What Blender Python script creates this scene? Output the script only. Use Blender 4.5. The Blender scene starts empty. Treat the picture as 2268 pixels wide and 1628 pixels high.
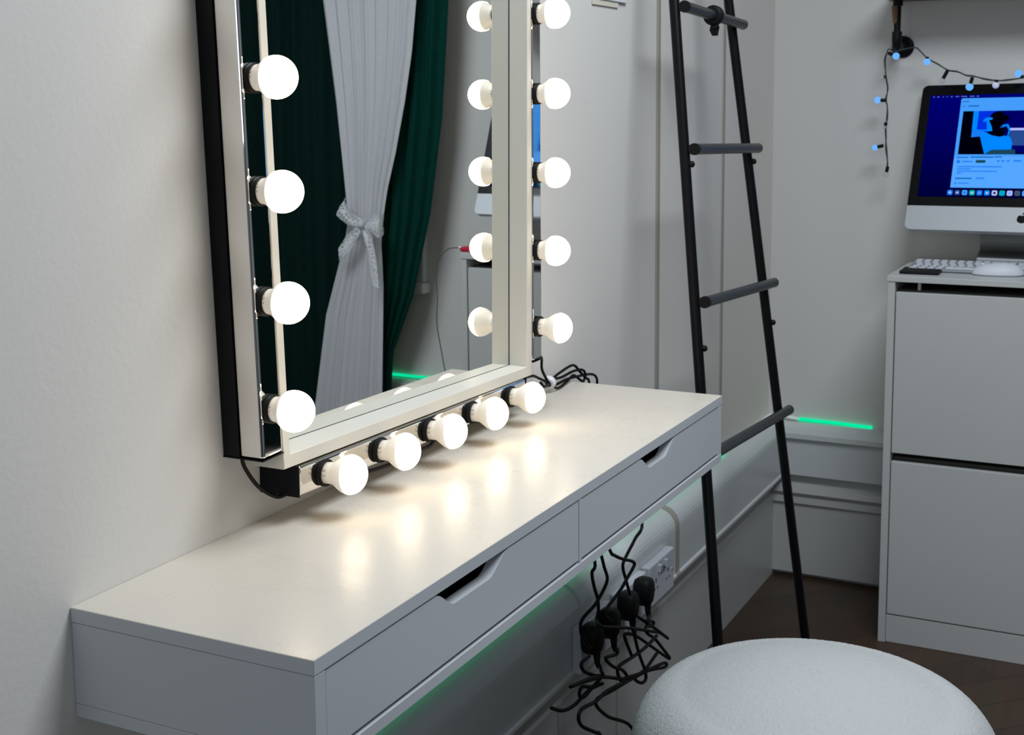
import bpy, math, random
from mathutils import Vector, Matrix, Quaternion
random.seed(7)
COL = bpy.context.scene.collection
V = Vector

# ------------------------------------------------------------------ helpers
class MB:
    """collects verts / faces, links them as ONE mesh object"""
    def __init__(s):
        s.v = []; s.f = []; s.m = []; s.sm = []
    def add(s, vs, fs, mi=0, smooth=False, M=None):
        o = len(s.v)
        for p in vs:
            p = V(p)
            s.v.append(M @ p if M is not None else p)
        for f in fs:
            s.f.append(tuple(o + i for i in f)); s.m.append(mi); s.sm.append(smooth)
        return s
    def box(s, a, b, mi=0, bev=0.0, M=None, seg=2):
        import bmesh
        bm = bmesh.new()
        bmesh.ops.create_cube(bm, size=1.0)
        for v in bm.verts:
            v.co = V(((a[0] + b[0]) / 2 + v.co.x * abs(b[0] - a[0]),
                      (a[1] + b[1]) / 2 + v.co.y * abs(b[1] - a[1]),
                      (a[2] + b[2]) / 2 + v.co.z * abs(b[2] - a[2])))
        if bev > 0:
            bmesh.ops.bevel(bm, geom=bm.edges[:], offset=bev, segments=seg, profile=0.5, affect='EDGES')
        bm.verts.ensure_lookup_table()
        for i, v in enumerate(bm.verts): v.index = i
        s.add([v.co.copy() for v in bm.verts], [[v.index for v in f.verts] for f in bm.faces], mi, False, M)
        bm.free(); return s
    def tube(s, pts, r, n=8, mi=0, smoothpath=True, caps=True, M=None, sub=5):
        pts = [V(p) for p in pts]
        if smoothpath and len(pts) > 2:
            q = []
            P = [pts[0] * 2 - pts[1]] + pts + [pts[-1] * 2 - pts[-2]]
            for i in range(1, len(P) - 2):
                for k in range(sub):
                    t = k / sub
                    a, b, c, d = P[i - 1], P[i], P[i + 1], P[i + 2]
                    q.append(0.5 * ((2 * b) + (c - a) * t + (2 * a - 5 * b + 4 * c - d) * t * t + (3 * b - a - 3 * c + d) * t ** 3))
            q.append(pts[-1]); pts = q
        vs = []; fs = []
        t0 = (pts[1] - pts[0]).normalized()
        up = t0.orthogonal().normalized()
        for i, p in enumerate(pts):
            if i == 0: t = t0
            elif i == len(pts) - 1: t = (pts[-1] - pts[-2])
            else: t = (pts[i + 1] - pts[i - 1])
            if t.length < 1e-9: t = t0.copy()
            t.normalize()
            up = up - t * up.dot(t)
            if up.length < 1e-6: up = t.orthogonal()
            up.normalize(); w = t.cross(up)
            rr = r(i / (len(pts) - 1)) if callable(r) else r
            for k in range(n):
                a = 2 * math.pi * k / n
                vs.append(p + (up * math.cos(a) + w * math.sin(a)) * rr)
            if i:
                b = (i - 1) * n
                for k in range(n):
                    fs.append((b + k, b + n + k, b + n + (k + 1) % n, b + (k + 1) % n)[::-1])
        s.add(vs, fs, mi, True, M)
        if caps:
            o = len(vs)
            s.add(vs[:n], [tuple(range(n))], mi, False, M)
            s.add(vs[-n:], [tuple(range(n))[::-1]], mi, False, M)
        return s
    def lathe(s, prof, n=32, mi=0, M=None, smooth=True):
        """prof: (r, h) pairs, axis = local z"""
        vs = []; fs = []; idx = []
        for (r, h) in prof:
            if r < 1e-7:
                idx.append([len(vs)]); vs.append(V((0, 0, h)))
            else:
                idx.append(list(range(len(vs), len(vs) + n)))
                for k in range(n):
                    a = 2 * math.pi * k / n
                    vs.append(V((r * math.cos(a), r * math.sin(a), h)))
        for i in range(len(prof) - 1):
            A, B = idx[i], idx[i + 1]
            for k in range(n):
                k2 = (k + 1) % n
                if len(A) == 1 and len(B) == 1: continue
                if len(A) == 1: fs.append((A[0], B[k2], B[k]))
                elif len(B) == 1: fs.append((A[k], A[k2], B[0]))
                else: fs.append((A[k], A[k2], B[k2], B[k]))
        s.add(vs, fs, mi, smooth, M); return s
    def prism(s, poly, a, b, axis='y', mi=0, M=None):
        """extrude a 2D polygon between two coordinates on axis"""
        def P(u, w, t):
            return {'x': (t, u, w), 'y': (u, t, w), 'z': (u, w, t)}[axis]
        n = len(poly)
        vs = [P(u, w, a) for u, w in poly] + [P(u, w, b) for u, w in poly]
        fs = [tuple(range(n)), tuple(range(n, 2 * n))[::-1]] + [(i, i + n, (i + 1) % n + n, (i + 1) % n) for i in range(n)]
        s.add(vs, fs, mi, False, M); return s
    def build(s, name, mats, parent=None, loc=None):
        import bmesh
        me = bpy.data.meshes.new(name)
        me.from_pydata([tuple(v) for v in s.v], [], s.f)
        if not isinstance(mats, (list, tuple)): mats = [mats]
        for m in mats: me.materials.append(m)
        for i, p in enumerate(me.polygons):
            p.material_index = s.m[i]; p.use_smooth = s.sm[i]
        bm = bmesh.new(); bm.from_mesh(me)
        bmesh.ops.recalc_face_normals(bm, faces=bm.faces[:])
        bm.to_mesh(me); bm.free(); me.update()
        o = bpy.data.objects.new(name, me); COL.objects.link(o)
        if parent is not None: o.parent = parent
        if loc is not None: o.location = loc
        return o

def empty(name, loc=(0, 0, 0), rot=(0, 0, 0)):
    o = bpy.data.objects.new(name, None); COL.objects.link(o)
    o.location = loc; o.rotation_euler = rot; o.empty_display_size = 0.05
    return o
def tag(o, label=None, cat=None, group=None, kind=None):
    if label: o['label'] = label
    if cat: o['category'] = cat
    if group: o['group'] = group
    if kind: o['kind'] = kind
    return o
def copy_tree(o, parent=None):
    c = o.copy(); COL.objects.link(c)
    if parent is not None: c.parent = parent
    for ch in [x for x in bpy.data.objects if x.parent == o]: copy_tree(ch, c)
    return c
def struct(name, mb, mats, label, cat='structure'):
    o = mb.build(name, mats); o['kind'] = 'structure'; o['label'] = label; o['category'] = cat
    return o
def lerp(a, b, t): return a + (b - a) * t
def pw(tab, z):
    tab = sorted(tab)
    if z <= tab[0][0]: return tab[0][1]
    for (a, x), (b, y) in zip(tab, tab[1:]):
        if z <= b:
            t = (z - a) / (b - a); return x + (y - x) * t
    return tab[-1][1]

# ------------------------------------------------------------------ materials
def mat(name, col, rough=.5, metal=0., bump=None, emis=None, estr=0., noise=None, coat=0., sheen=0., spec=None, trans=0., alpha=None):
    m = bpy.data.materials.new(name); m.use_nodes = True
    nt = m.node_tree; b = nt.nodes['Principled BSDF']
    b.inputs['Base Color'].default_value = (*col, 1); b.inputs['Roughness'].default_value = rough
    b.inputs['Metallic'].default_value = metal
    if coat: b.inputs['Coat Weight'].default_value = coat; b.inputs['Coat Roughness'].default_value = .12
    if sheen: b.inputs['Sheen Weight'].default_value = sheen
    if spec is not None: b.inputs['Specular IOR Level'].default_value = spec
    if trans: b.inputs['Transmission Weight'].default_value = trans
    if alpha is not None: b.inputs['Alpha'].default_value = alpha
    if emis: b.inputs['Emission Color'].default_value = (*emis, 1); b.inputs['Emission Strength'].default_value = estr
    tc = nt.nodes.new('ShaderNodeTexCoord')
    if noise:   # (scale, amount): tone variation of the base colour
        n = nt.nodes.new('ShaderNodeTexNoise'); n.inputs['Scale'].default_value = noise[0]; n.inputs['Detail'].default_value = 4
        nt.links.new(tc.outputs['Object'], n.inputs['Vector'])
        mx = nt.nodes.new('ShaderNodeMix'); mx.data_type = 'RGBA'
        mx.inputs['A'].default_value = (*[c * (1 - noise[1]) for c in col], 1)
        mx.inputs['B'].default_value = (*[min(1, c * (1 + noise[1])) for c in col], 1)
        nt.links.new(n.outputs['Fac'], mx.inputs['Factor']); nt.links.new(mx.outputs['Result'], b.inputs['Base Color'])
    if bump:    # (scale, strength, distance)
        n = nt.nodes.new('ShaderNodeTexNoise'); n.inputs['Scale'].default_value = bump[0]; n.inputs['Detail'].default_value = 3
        nt.links.new(tc.outputs['Object'], n.inputs['Vector'])
        bp_ = nt.nodes.new('ShaderNodeBump'); bp_.inputs['Strength'].default_value = bump[1]; bp_.inputs['Distance'].default_value = bump[2]
        nt.links.new(n.outputs['Fac'], bp_.inputs['Height']); nt.links.new(bp_.outputs['Normal'], b.inputs['Normal'])
    return m
def emit(name, col, s):
    return mat(name, (0, 0, 0), rough=.4, emis=col, estr=s, spec=.0)

M = {}
M['wall'] = mat('wall_paint', (.755, .715, .655), .75, bump=(110, .25, .0015), noise=(1.2, .03))
M['wallfar'] = mat('far_wall_paint', (.68, .665, .63), .75, bump=(40, .15, .001), noise=(1.5, .05))
M['ceil'] = mat('ceiling_paint', (.5, .5, .5), .9, noise=(2, .02))
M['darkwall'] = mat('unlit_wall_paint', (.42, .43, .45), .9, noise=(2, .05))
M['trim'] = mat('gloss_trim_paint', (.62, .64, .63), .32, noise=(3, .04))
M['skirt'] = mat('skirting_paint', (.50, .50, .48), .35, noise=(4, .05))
M['tan'] = mat('panel_joint_tan', (.36, .33, .28), .6, noise=(8, .08))
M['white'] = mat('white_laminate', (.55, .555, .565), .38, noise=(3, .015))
M['frame'] = mat('mirror_frame_white', (.70, .665, .58), .4, noise=(5, .02))
M['black'] = mat('black_plastic', (.004, .004, .006), .42, noise=(30, .2), spec=.18)
M['rubber'] = mat('black_rubber', (.005, .005, .005), .55, noise=(30, .2), spec=.2)
M['cord'] = mat('black_cord', (.003, .003, .004), .45, noise=(30, .2), spec=.2)
M['chrome'] = mat('polished_chrome', (.74, .72, .69), .045, metal=1., noise=(2, .015))
M['mirror'] = mat('silvered_glass', (.90, .91, .88), .0, metal=1., noise=(.5, .003))
M['dome'] = mat('lit_bulb_dome', (.9, .88, .82), .3, emis=(1., .79, .53), estr=6.3, noise=(10, .01))
M['housing'] = mat('bulb_housing', (.88, .84, .76), .35, emis=(1., .84, .64), estr=.20, noise=(20, .02))
M['ladder'] = mat('black_painted_metal', (.003, .003, .004), .38, noise=(20, .2), spec=.2)
M['rung'] = mat('grey_black_metal', (.022, .025, .028), .33, noise=(20, .2), spec=.35)
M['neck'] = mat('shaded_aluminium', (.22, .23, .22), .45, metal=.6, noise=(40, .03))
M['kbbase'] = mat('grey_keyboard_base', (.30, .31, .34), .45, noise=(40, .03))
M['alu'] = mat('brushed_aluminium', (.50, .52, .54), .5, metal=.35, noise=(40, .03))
M['bezel'] = mat('black_glass_bezel', (.002, .002, .002), .25, noise=(5, .1), spec=.2)
M['keys'] = mat('white_keys', (.66, .68, .72), .5, noise=(20, .02))
M['cab'] = mat('cabinet_white', (.55, .55, .53), .45, noise=(4, .03))
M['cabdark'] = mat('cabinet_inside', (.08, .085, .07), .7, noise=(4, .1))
M['wood'] = mat('dark_stained_shelf', (.16, .10, .07), .5, noise=(12, .25))
M['pipe'] = mat('black_iron_pipe', (.004, .004, .005), .45, noise=(30, .2), spec=.2)
M['leather'] = mat('brown_strap', (.20, .11, .045), .6, noise=(30, .2))
M['sock'] = mat('socket_white_plastic', (.60, .61, .66), .25, noise=(10, .02))
M['tubeoff'] = mat('clear_light_tube', (.72, .78, .76), .25, emis=(.8, 1, .9), estr=.12, noise=(10, .02))
M['green'] = emit('green_light_tube', (.0, .85, .38), 1.0)
M['fairy'] = emit('blue_white_fairy_bulb', (.16, .46, 1.), 1.0)
M['fairydim'] = mat('dim_fairy_bulb', (.55, .55, .65), .2, emis=(.6, .6, .9), estr=.35, noise=(9, .02))
M['clear'] = mat('clear_bulb_plastic', (.75, .75, .75), .1, alpha=.35, noise=(9, .02))
M['red'] = mat('red_plastic', (.55, .02, .05), .3, noise=(10, .1))
M['paper'] = mat('cream_paper', (.72, .68, .55), .8, noise=(10, .03))
M['paperw'] = mat('white_paper', (.75, .76, .78), .8, noise=(10, .03))
M['tie'] = mat('white_plastic_tie', (.8, .8, .82), .3, noise=(10, .02))
M['slate'] = mat('dark_slot', (.02, .02, .025), .5, noise=(9, .1))
M['glassnight'] = mat('night_window_glass', (.02, .03, .035), .05, noise=(3, .1))
M['boltmetal'] = mat('steel_screw', (.7, .7, .7), .3, metal=1., noise=(9, .03))

# desk top: satin laminate with smeared, wiped patches, bulb warmth put in its colour
def desktop_mat():
    m = mat('smudged_white_lit_top', (.68, .625, .54), .3, noise=(2.2, .025), coat=.0, spec=.38)
    nt = m.node_tree; b = nt.nodes['Principled BSDF']
    tc = [n for n in nt.nodes if n.type == 'TEX_COORD'][0]
    n = nt.nodes.new('ShaderNodeTexNoise'); n.inputs['Scale'].default_value = 7; n.inputs['Detail'].default_value = 6; n.inputs['Distortion'].default_value = 1.6
    nt.links.new(tc.outputs['Object'], n.inputs['Vector'])
    r = nt.nodes.new('ShaderNodeMapRange'); r.inputs['From Min'].default_value = .35; r.inputs['From Max'].default_value = .68
    r.inputs['To Min'].default_value = .25; r.inputs['To Max'].default_value = .36
    nt.links.new(n.outputs['Fac'], r.inputs['Value']); nt.links.new(r.outputs['Result'], b.inputs['Roughness'])
    n2 = nt.nodes.new('ShaderNodeTexNoise'); n2.inputs['Scale'].default_value = 38; n2.inputs['Detail'].default_value = 5; n2.inputs['Distortion'].default_value = 2.5
    nt.links.new(tc.outputs['Object'], n2.inputs['Vector'])
    bu = nt.nodes.new('ShaderNodeBump'); bu.inputs['Strength'].default_value = .10; bu.inputs['Distance'].default_value = .001
    nt.links.new(n2.outputs['Fac'], bu.inputs['Height']); nt.links.new(bu.outputs['Normal'], b.inputs['Normal'])
    return m
M['top'] = desktop_mat()

def fabric(name, c1, c2, scale, rough=.9, bump=.4):
    m = mat(name, c1, rough, spec=.1)
    nt = m.node_tree; b = nt.nodes['Principled BSDF']
    tc = [n for n in nt.nodes if n.type == 'TEX_COORD'][0]
    w = nt.nodes.new('ShaderNodeTexNoise'); w.inputs['Scale'].default_value = scale; w.inputs['Detail'].default_value = 5
    nt.links.new(tc.outputs['Object'], w.inputs['Vector'])
    mx = nt.nodes.new('ShaderNodeMix'); mx.data_type = 'RGBA'
    mx.inputs['A'].default_value = (*c1, 1); mx.inputs['B'].default_value = (*c2, 1)
    nt.links.new(w.outputs['Fac'], mx.inputs['Factor']); nt.links.new(mx.outputs['Result'], b.inputs['Base Color'])
    bu = nt.nodes.new('ShaderNodeBump'); bu.inputs['Strength'].default_value = bump; bu.inputs['Distance'].default_value = .002
    nt.links.new(w.outputs['Fac'], bu.inputs['Height']); nt.links.new(bu.outputs['Normal'], b.inputs['Normal'])
    return m
M['greencloth'] = fabric('dark_green_velvet', (.0005, .030, .023), (.001, .046, .034), 60)
M['shadedcloth'] = fabric('shaded_green_velvet', (.001, .012, .010), (.002, .019, .016), 60)  # shade put into the cloth colour: darker copy of the green velvet
M['voile'] = fabric('white_voile', (.53, .53, .55), (.62, .62, .64), 120, bump=.15)

def lace_mat():
    m = bpy.data.materials.new('white_lace'); m.use_nodes = True; nt = m.node_tree
    b = nt.nodes['Principled BSDF']; b.inputs['Base Color'].default_value = (.72, .73, .74, 1); b.inputs['Roughness'].default_value = .8
    tc = nt.nodes.new('ShaderNodeTexCoord'); vo = nt.nodes.new('ShaderNodeTexVoronoi'); vo.feature = 'DISTANCE_TO_EDGE'; vo.inputs['Scale'].default_value = 110
    nt.links.new(tc.outputs['Object'], vo.inputs['Vector'])
    r = nt.nodes.new('ShaderNodeMapRange'); r.inputs['From Min'].default_value = .10; r.inputs['From Max'].default_value = .22
    r.inputs['To Min'].default_value = .95; r.inputs['To Max'].default_value = .35
    nt.links.new(vo.outputs['Distance'], r.inputs['Value']); nt.links.new(r.outputs['Result'], b.inputs['Alpha'])
    return m
M['lace'] = lace_mat()

def boucle_mat():
    m = mat('white_boucle', (.53, .53, .515), .95, sheen=.15)
    nt = m.node_tree; b = nt.nodes['Principled BSDF']
    tc = [n for n in nt.nodes if n.type == 'TEX_COORD'][0]
    vo = nt.nodes.new('ShaderNodeTexVoronoi'); vo.inputs['Scale'].default_value = 600
    no = nt.nodes.new('ShaderNodeTexNoise'); no.inputs['Scale'].default_value = 200; no.inputs['Detail'].default_value = 3
    nt.links.new(tc.outputs['Object'], vo.inputs['Vector']); nt.links.new(tc.outputs['Object'], no.inputs['Vector'])
    ad = nt.nodes.new('ShaderNodeMath'); ad.operation = 'SUBTRACT'
    nt.links.new(no.outputs['Fac'], ad.inputs[0]); nt.links.new(vo.outputs['Distance'], ad.inputs[1])
    bu = nt.nodes.new('ShaderNodeBump'); bu.inputs['Strength'].default_value = .5; bu.inputs['Distance'].default_value = .002
    nt.links.new(ad.outputs[0], bu.inputs['Height']); nt.links.new(bu.outputs['Normal'], b.inputs['Normal'])
    return m
M['boucle'] = boucle_mat()

def floor_mat():
    m = mat('dark_wood_floor', (.06, .03, .015), .38)
    nt = m.node_tree; b = nt.nodes['Principled BSDF']
    tc = [n for n in nt.nodes if n.type == 'TEX_COORD'][0]
    mp = nt.nodes.new('ShaderNodeMapping'); mp.inputs['Rotation'].default_value = (0, 0, math.radians(45))
    nt.links.new(tc.outputs['Object'], mp.inputs['Vector'])
    br = nt.nodes.new('ShaderNodeTexBrick'); br.inputs['Scale'].default_value = 1.0
    br.inputs['Brick Width'].default_value = .55; br.inputs['Row Height'].default_value = .10; br.inputs['Mortar Size'].default_value = .0015
    br.inputs['Color1'].default_value = (.058, .030, .014, 1); br.inputs['Color2'].default_value = (.085, .044, .021, 1); br.inputs['Mortar'].default_value = (.02, .01, .006, 1)
    nt.links.new(mp.outputs['Vector'], br.inputs['Vector'])
    m2 = nt.nodes.new('ShaderNodeMapping'); m2.inputs['Rotation'].default_value = (0, 0, math.radians(45)); m2.inputs['Scale'].default_value = (3, 45, 3)
    nt.links.new(tc.outputs['Object'], m2.inputs['Vector'])
    n = nt.nodes.new('ShaderNodeTexNoise'); n.inputs['Scale'].default_value = 1.5; n.inputs['Detail'].default_value = 8
    nt.links.new(m2.outputs['Vector'], n.inputs['Vector'])
    mx = nt.nodes.new('ShaderNodeMix'); mx.data_type = 'RGBA'; mx.blend_type = 'MULTIPLY'; mx.inputs['Factor'].default_value = .7
    nt.links.new(br.outputs['Color'], mx.inputs['A']); nt.links.new(n.outputs['Color'], mx.inputs['B'])
    nt.links.new(mx.outputs['Result'], b.inputs['Base Color'])
    return m
M['floor'] = floor_mat()

# ------------------------------------------------------------------ the room (desk top = z 0)
FZ = -0.785; CZ = 1.75; XF = 2.54; XB = -2.0; YN = -2.8
struct('floor', MB().box((XB - .1, YN - .1, FZ - .1), (XF + .1, .1, FZ)), M['floor'], 'dark brown wooden floor laid diagonally', 'floor')
struct('ceiling', MB().box((XB - .1, YN - .1, CZ), (XF + .1, .1, CZ + .1)), M['ceil'], 'plain ceiling above the room', 'ceiling')
struct('wall_left', MB().box((XB - .1, 0, FZ), (XF + .1, .1, CZ)), M['wall'], 'off-white textured wall behind the dressing table', 'wall')
struct('wall_far', MB().box((XF, YN, FZ), (XF + .1, 0, CZ)), M['wallfar'], 'off-white end wall behind the computer cabinet', 'wall')
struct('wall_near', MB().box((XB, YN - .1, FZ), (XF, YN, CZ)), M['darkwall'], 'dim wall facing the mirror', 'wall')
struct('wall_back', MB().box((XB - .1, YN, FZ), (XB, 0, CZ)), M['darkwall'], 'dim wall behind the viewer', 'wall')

# skirting and boxed pipe ledge: profiles extruded along the walls
def ledge_profile():
    P = [(0, -.362)]
    P += [(-.010, -.362)]
    for k in range(9):
        a = math.pi / 2 * k / 8
        P.append((-.012 - .038 * math.sin(a), -.402 + .040 * math.cos(a)))
    P += [(-.050, -.500), (-.054, -.503), (-.054, -.509), (-.050, -.512), (0, -.512)]
    return P
def skirt_profile():
    return [(0, -.512), (-.022, -.512), (-.022, -.522), (-.030, -.528), (-.030, -.540), (-.022, -.546), (-.022, -.560), (-.026, -.566), (-.026, FZ), (0, FZ)]
g = MB(); g.prism(ledge_profile(), XB, XF, 'x')
struct('trim_1', g, M['trim'], 'glossy white rounded pipe boxing along the left wall', 'trim')
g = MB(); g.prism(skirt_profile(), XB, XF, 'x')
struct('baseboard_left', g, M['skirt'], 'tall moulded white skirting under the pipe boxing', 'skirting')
def farprof(P, off=0): return [(XF + y, z) for y, z in P]
# far wall versions, extruded along y
def prism_y(poly_xz, y0, y1):
    g = MB(); g.prism(poly_xz, y0, y1, 'y'); return g
ledge_far = [(XF, -.362), (XF - .02, -.362), (XF - .045, -.370), (XF - .052, -.385), (XF - .052, -.398), (XF - .040, -.404), (XF - .040, -.500), (XF, -.500)]
struct('trim_2', prism_y(ledge_far, YN, -.0), M['trim'], 'white dado ledge along the far wall', 'trim')
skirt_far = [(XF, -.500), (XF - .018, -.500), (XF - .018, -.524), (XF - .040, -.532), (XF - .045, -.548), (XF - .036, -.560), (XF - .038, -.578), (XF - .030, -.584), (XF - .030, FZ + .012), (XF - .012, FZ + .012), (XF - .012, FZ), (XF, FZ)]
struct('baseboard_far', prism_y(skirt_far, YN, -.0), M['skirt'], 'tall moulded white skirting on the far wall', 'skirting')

# panel joints
def joint(n, a, b, label, m='tan'):
    struct(n, MB().box(a, b, bev=.0008), M[m], label, 'trim')
joint('trim_3', (1.653, -.004, -.36), (1.670, 0, CZ), 'narrow tan joint strip running up the left wall, nearer one')
joint('trim_4', (2.098, -.003, -.36), (2.112, 0, CZ), 'narrow tan joint strip on the left wall behind the ladder')
def band(n, x0, x1, grow, m, label):
    P = [(y - grow if y < -.001 else y, z + (grow if z > -.40 else 0)) for y, z in ledge_profile()]
    P = [(y, z) for y, z in P]
    g = MB(); g.prism(P, x0, x1, 'x'); struct(n, g, M[m], label, 'trim')
band('trim_5', 1.650, 1.672, .0012, 'tan', 'tan joint band wrapped around the pipe boxing')
band('trim_6', 1.148, 1.160, .0030, 'trim', 'raised collar joint on the pipe boxing by the plugs')
joint('trim_7', (1.375, -.0275, FZ), (1.381, -.025, -.566), 'vertical seam in the skirting below the sockets')
joint('trim_8', (1.10, -.0275, FZ), (1.105, -.025, -.566), 'vertical seam in the skirting, left of the sockets')

# window on the far wall, mostly behind the curtain
w = empty('window_1', (XF, -1.765, -.05)); tag(w, 'dark night window with white moulded frame behind the green curtain', 'window', kind='structure')
g = MB()
y0, y1, z0, z1 = -.54, .57, .0, 1.35
for (a, b) in (((-.028, y1 - .055, z0), (0, y1, z1)), ((-.028, y0, z0), (0, y0 + .055, z1)), ((-.028, y0, z1 - .055), (0, y1, z1)),
               ((-.018, y1 - .095, z0), (0, y1 - .055, z1)), ((-.010, y1 - .170, z0), (0, y1 - .095, z1)), ((-.016, y1 - .20, z0), (0, y1 - .17, z1)), ((-.018, .0, z0), (0, .03, z1))):
    g.box(a, b, bev=.004)
g.build('window_frame', M['trim'], w)
MB().box((-.050, y0 - .02, z0 - .035), (0, y1 + .01, z0), bev=.008).build('window_sill', M['trim'], w)
MB().box((-.006, y0 + .05, z0), (-.002, y1 - .18, z1 - .05)).build('window_pane', M['glassnight'], w)

# ------------------------------------------------------------------ green light tubes on the ledges
t = empty('light_strip', (0, 0, -.355)); tag(t, 'thin green glowing light tube along the pipe boxing on the left wall', 'light strip')
MB().tube([(-.6, -.005, .022), (1.5, -.005, .020), (2.0, -.006, .002), (2.13, -.006, 0)], .0045, mi=0).build('lit_tube', M['green'], t)
MB().tube([(2.13, -.006, 0), (2.50, -.006, .003), (2.528, -.012, .004), (2.533, -.05, .003), (2.533, -.085, .0)], .0045, mi=0).build('unlit_tube', M['tubeoff'], t)
t['label'] = 'thin light tube running along the left wall ledge to the corner, green then clear'
t = empty('light_strip', (2.533, -.085, -.355)); tag(t, 'short green glowing light tube on the far wall ledge left of the white cabinet', 'light strip')
MB().tube([(0, 0, 0), (0, -.10, -.001), (0, -.192, -.004)], .0045).build('lit_tube', M['green'], t)
t = empty('light_strip', (2.533, -1.07, -.352)); tag(t, 'green glowing light tube on the far wall ledge beside the curtain, seen in the mirror', 'light strip')
MB().tube([(0, 0, 0), (0, -.9, 0)], .0045, smoothpath=False).build('lit_tube', M['green'], t)

# ------------------------------------------------------------------ dressing table
L = 1.19; D = .2912; H = .1136
desk = empty('dressing_table', (0, 0, 0)); tag(desk, 'long white wall-mounted dressing table with two drawers under the lit mirror', 'dressing table')
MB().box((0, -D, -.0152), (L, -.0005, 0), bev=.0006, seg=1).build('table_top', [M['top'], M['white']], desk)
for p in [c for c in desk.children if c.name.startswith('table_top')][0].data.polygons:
    p.material_index = 0 if p.normal.z > .5 else 1  # one white board: lit tone painted on top, shaded grey on the edges
MB().box((0, -D, -H), (L, -.0005, -.1000), bev=.0008, seg=1).build('bottom_board', M['white'], desk)
for x in (0.0006, L - .0184):
    MB().box((x, -D + .0004, -.0998), (x + .0178, -.0005, -.0158), bev=.0005, seg=1).build('side_panel', M['white'], desk)
MB().box((.5905, -D + .0004, -.0998), (.5975, -.0005, -.0158)).build('divider', M['white'], desk)
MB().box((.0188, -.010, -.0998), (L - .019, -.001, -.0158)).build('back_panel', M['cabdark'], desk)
def smoothstep(t): t = max(0, min(1, t)); return t * t * (3 - 2 * t)
def drawer(x0, x1, nx0, nx1):
    d = MB(); zb, zt = -.0955, -.0168; dep = .0215
    pts = []
    N = 60
    xs = [x0] + [lerp(nx0 - .004, nx1 + .004, i / N) for i in range(N + 1)] + [x1]
    def top(x):
        a = smoothstep((x - nx0) / .042); b = smoothstep((nx1 - x) / .052)
        return zt - dep * min(a, b)
    yf, yb = -D + .0010, -D + .0165
    vs = []; fs = []
    for x in xs:
        vs += [(x, yf, zb), (x, yf, top(x)), (x, yb, top(x)), (x, yb, zb)]
    for i in range(len(xs) - 1):
        a = 4 * i; b = a + 4
        for k in range(4): fs.append((a + k, a + (k + 1) % 4, b + (k + 1) % 4, b + k))
    fs += [(0, 1, 2, 3), tuple(len(vs) - 4 + k for k in (3, 2, 1, 0))]
    d.add(vs, fs)
    o = d.build('drawer', M['white'], desk)
    b = MB()
    b.box((x0 + .01, yb + .001, zb + .004), (x1 - .01, -.02, zb + .010))
    b.box((x0 + .01, yb + .001, zb + .010), (x0 + .020, -.02, zt - .025)); b.box((x1 - .02, yb + .001, zb + .010), (x1 - .010, -.02, zt - .025))
    b.box((x0 + .02, -.03, zb + .010), (x1 - .02, -.02, zt - .025))
    b.build('drawer_box', M['cabdark'], o)
drawer(.0192, .5897, .2195, .390)
drawer(.5985, L - .0192, .809, .960)

# ------------------------------------------------------------------ lit mirror
# outer edges: the frame sits a little out of true, as photographed
def fx(side, z): return (.2839 - .0367 * (z - .094)) if side == 0 else (.9447 + .0186 * (z - .0606))
def fmap(u, lipx, z, lipz, y):
    """u 0/1 = left/right edge moved in by lipx"""
    zz = z + lipz
    x = fx(u, zz) + (lipx if u == 0 else -lipx)
    return V((x, y, zz - .0195 * (x - .28)))
ZB, ZT = .0738, 1.02
mir = empty('wall_mirror', (.61, 0, ZB)); tag(mir, 'tall rectangular mirror in a deep white frame hung above the dressing table', 'mirror')
def ring(lip, y):
    return [fmap(0, lip * .72, ZB, lip * .9, y), fmap(1, lip, ZB, lip * .9, y), fmap(1, lip, ZT, -lip, y), fmap(0, lip * .72, ZT, -lip, y)]
g = MB(); rings = [ring(0, -.0005), ring(0, -.054), ring(.0008, -.055), ring(.0170, -.055), ring(.0178, -.054), ring(.0185, -.0238), ring(.0185, -.006)]
vs = [p for r in rings for p in r]; fs = []
for i in range(len(rings) - 1):
    for k in range(4): fs.append((i * 4 + k, i * 4 + (k + 1) % 4, (i + 1) * 4 + (k + 1) % 4, (i + 1) * 4 + k))
fs.append((24, 25, 26, 27)); fs.append((0, 1, 2, 3)[::-1])
off = -mir.location
g.add([p + off for p in vs], fs); g.build('frame', M['frame'], mir)
def gring(lip, dy):
    return [V((p.x, -.0235 + dy + .020 * (.927 - p.x), p.z)) for p in ring(lip, 0)]
g = MB(); q = gring(.0182, 0); g.add([p + off for p in q], [(0, 1, 2, 3)])
# thin solid glass
q2 = gring(.0182, .0030); g.add([p + off for p in q2], [(0, 1, 2, 3)]); g.add([p + off for p in q + q2], [(0, 1, 5, 4), (1, 2, 6, 5), (2, 3, 7, 6), (3, 0, 4, 7)])
g.build('mirror_glass', M['mirror'], mir)
# dark line where glass meets frame
gl = MB()
for k in range(4):
    a, b = gring(.0183, -.0005)[k] + off, gring(.0183, -.0005)[(k + 1) % 4] + off
    gl.tube([a, b], .0006, n=6, smoothpath=False)
gl.build('rebate_seal', M['slate'], mir)

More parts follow.
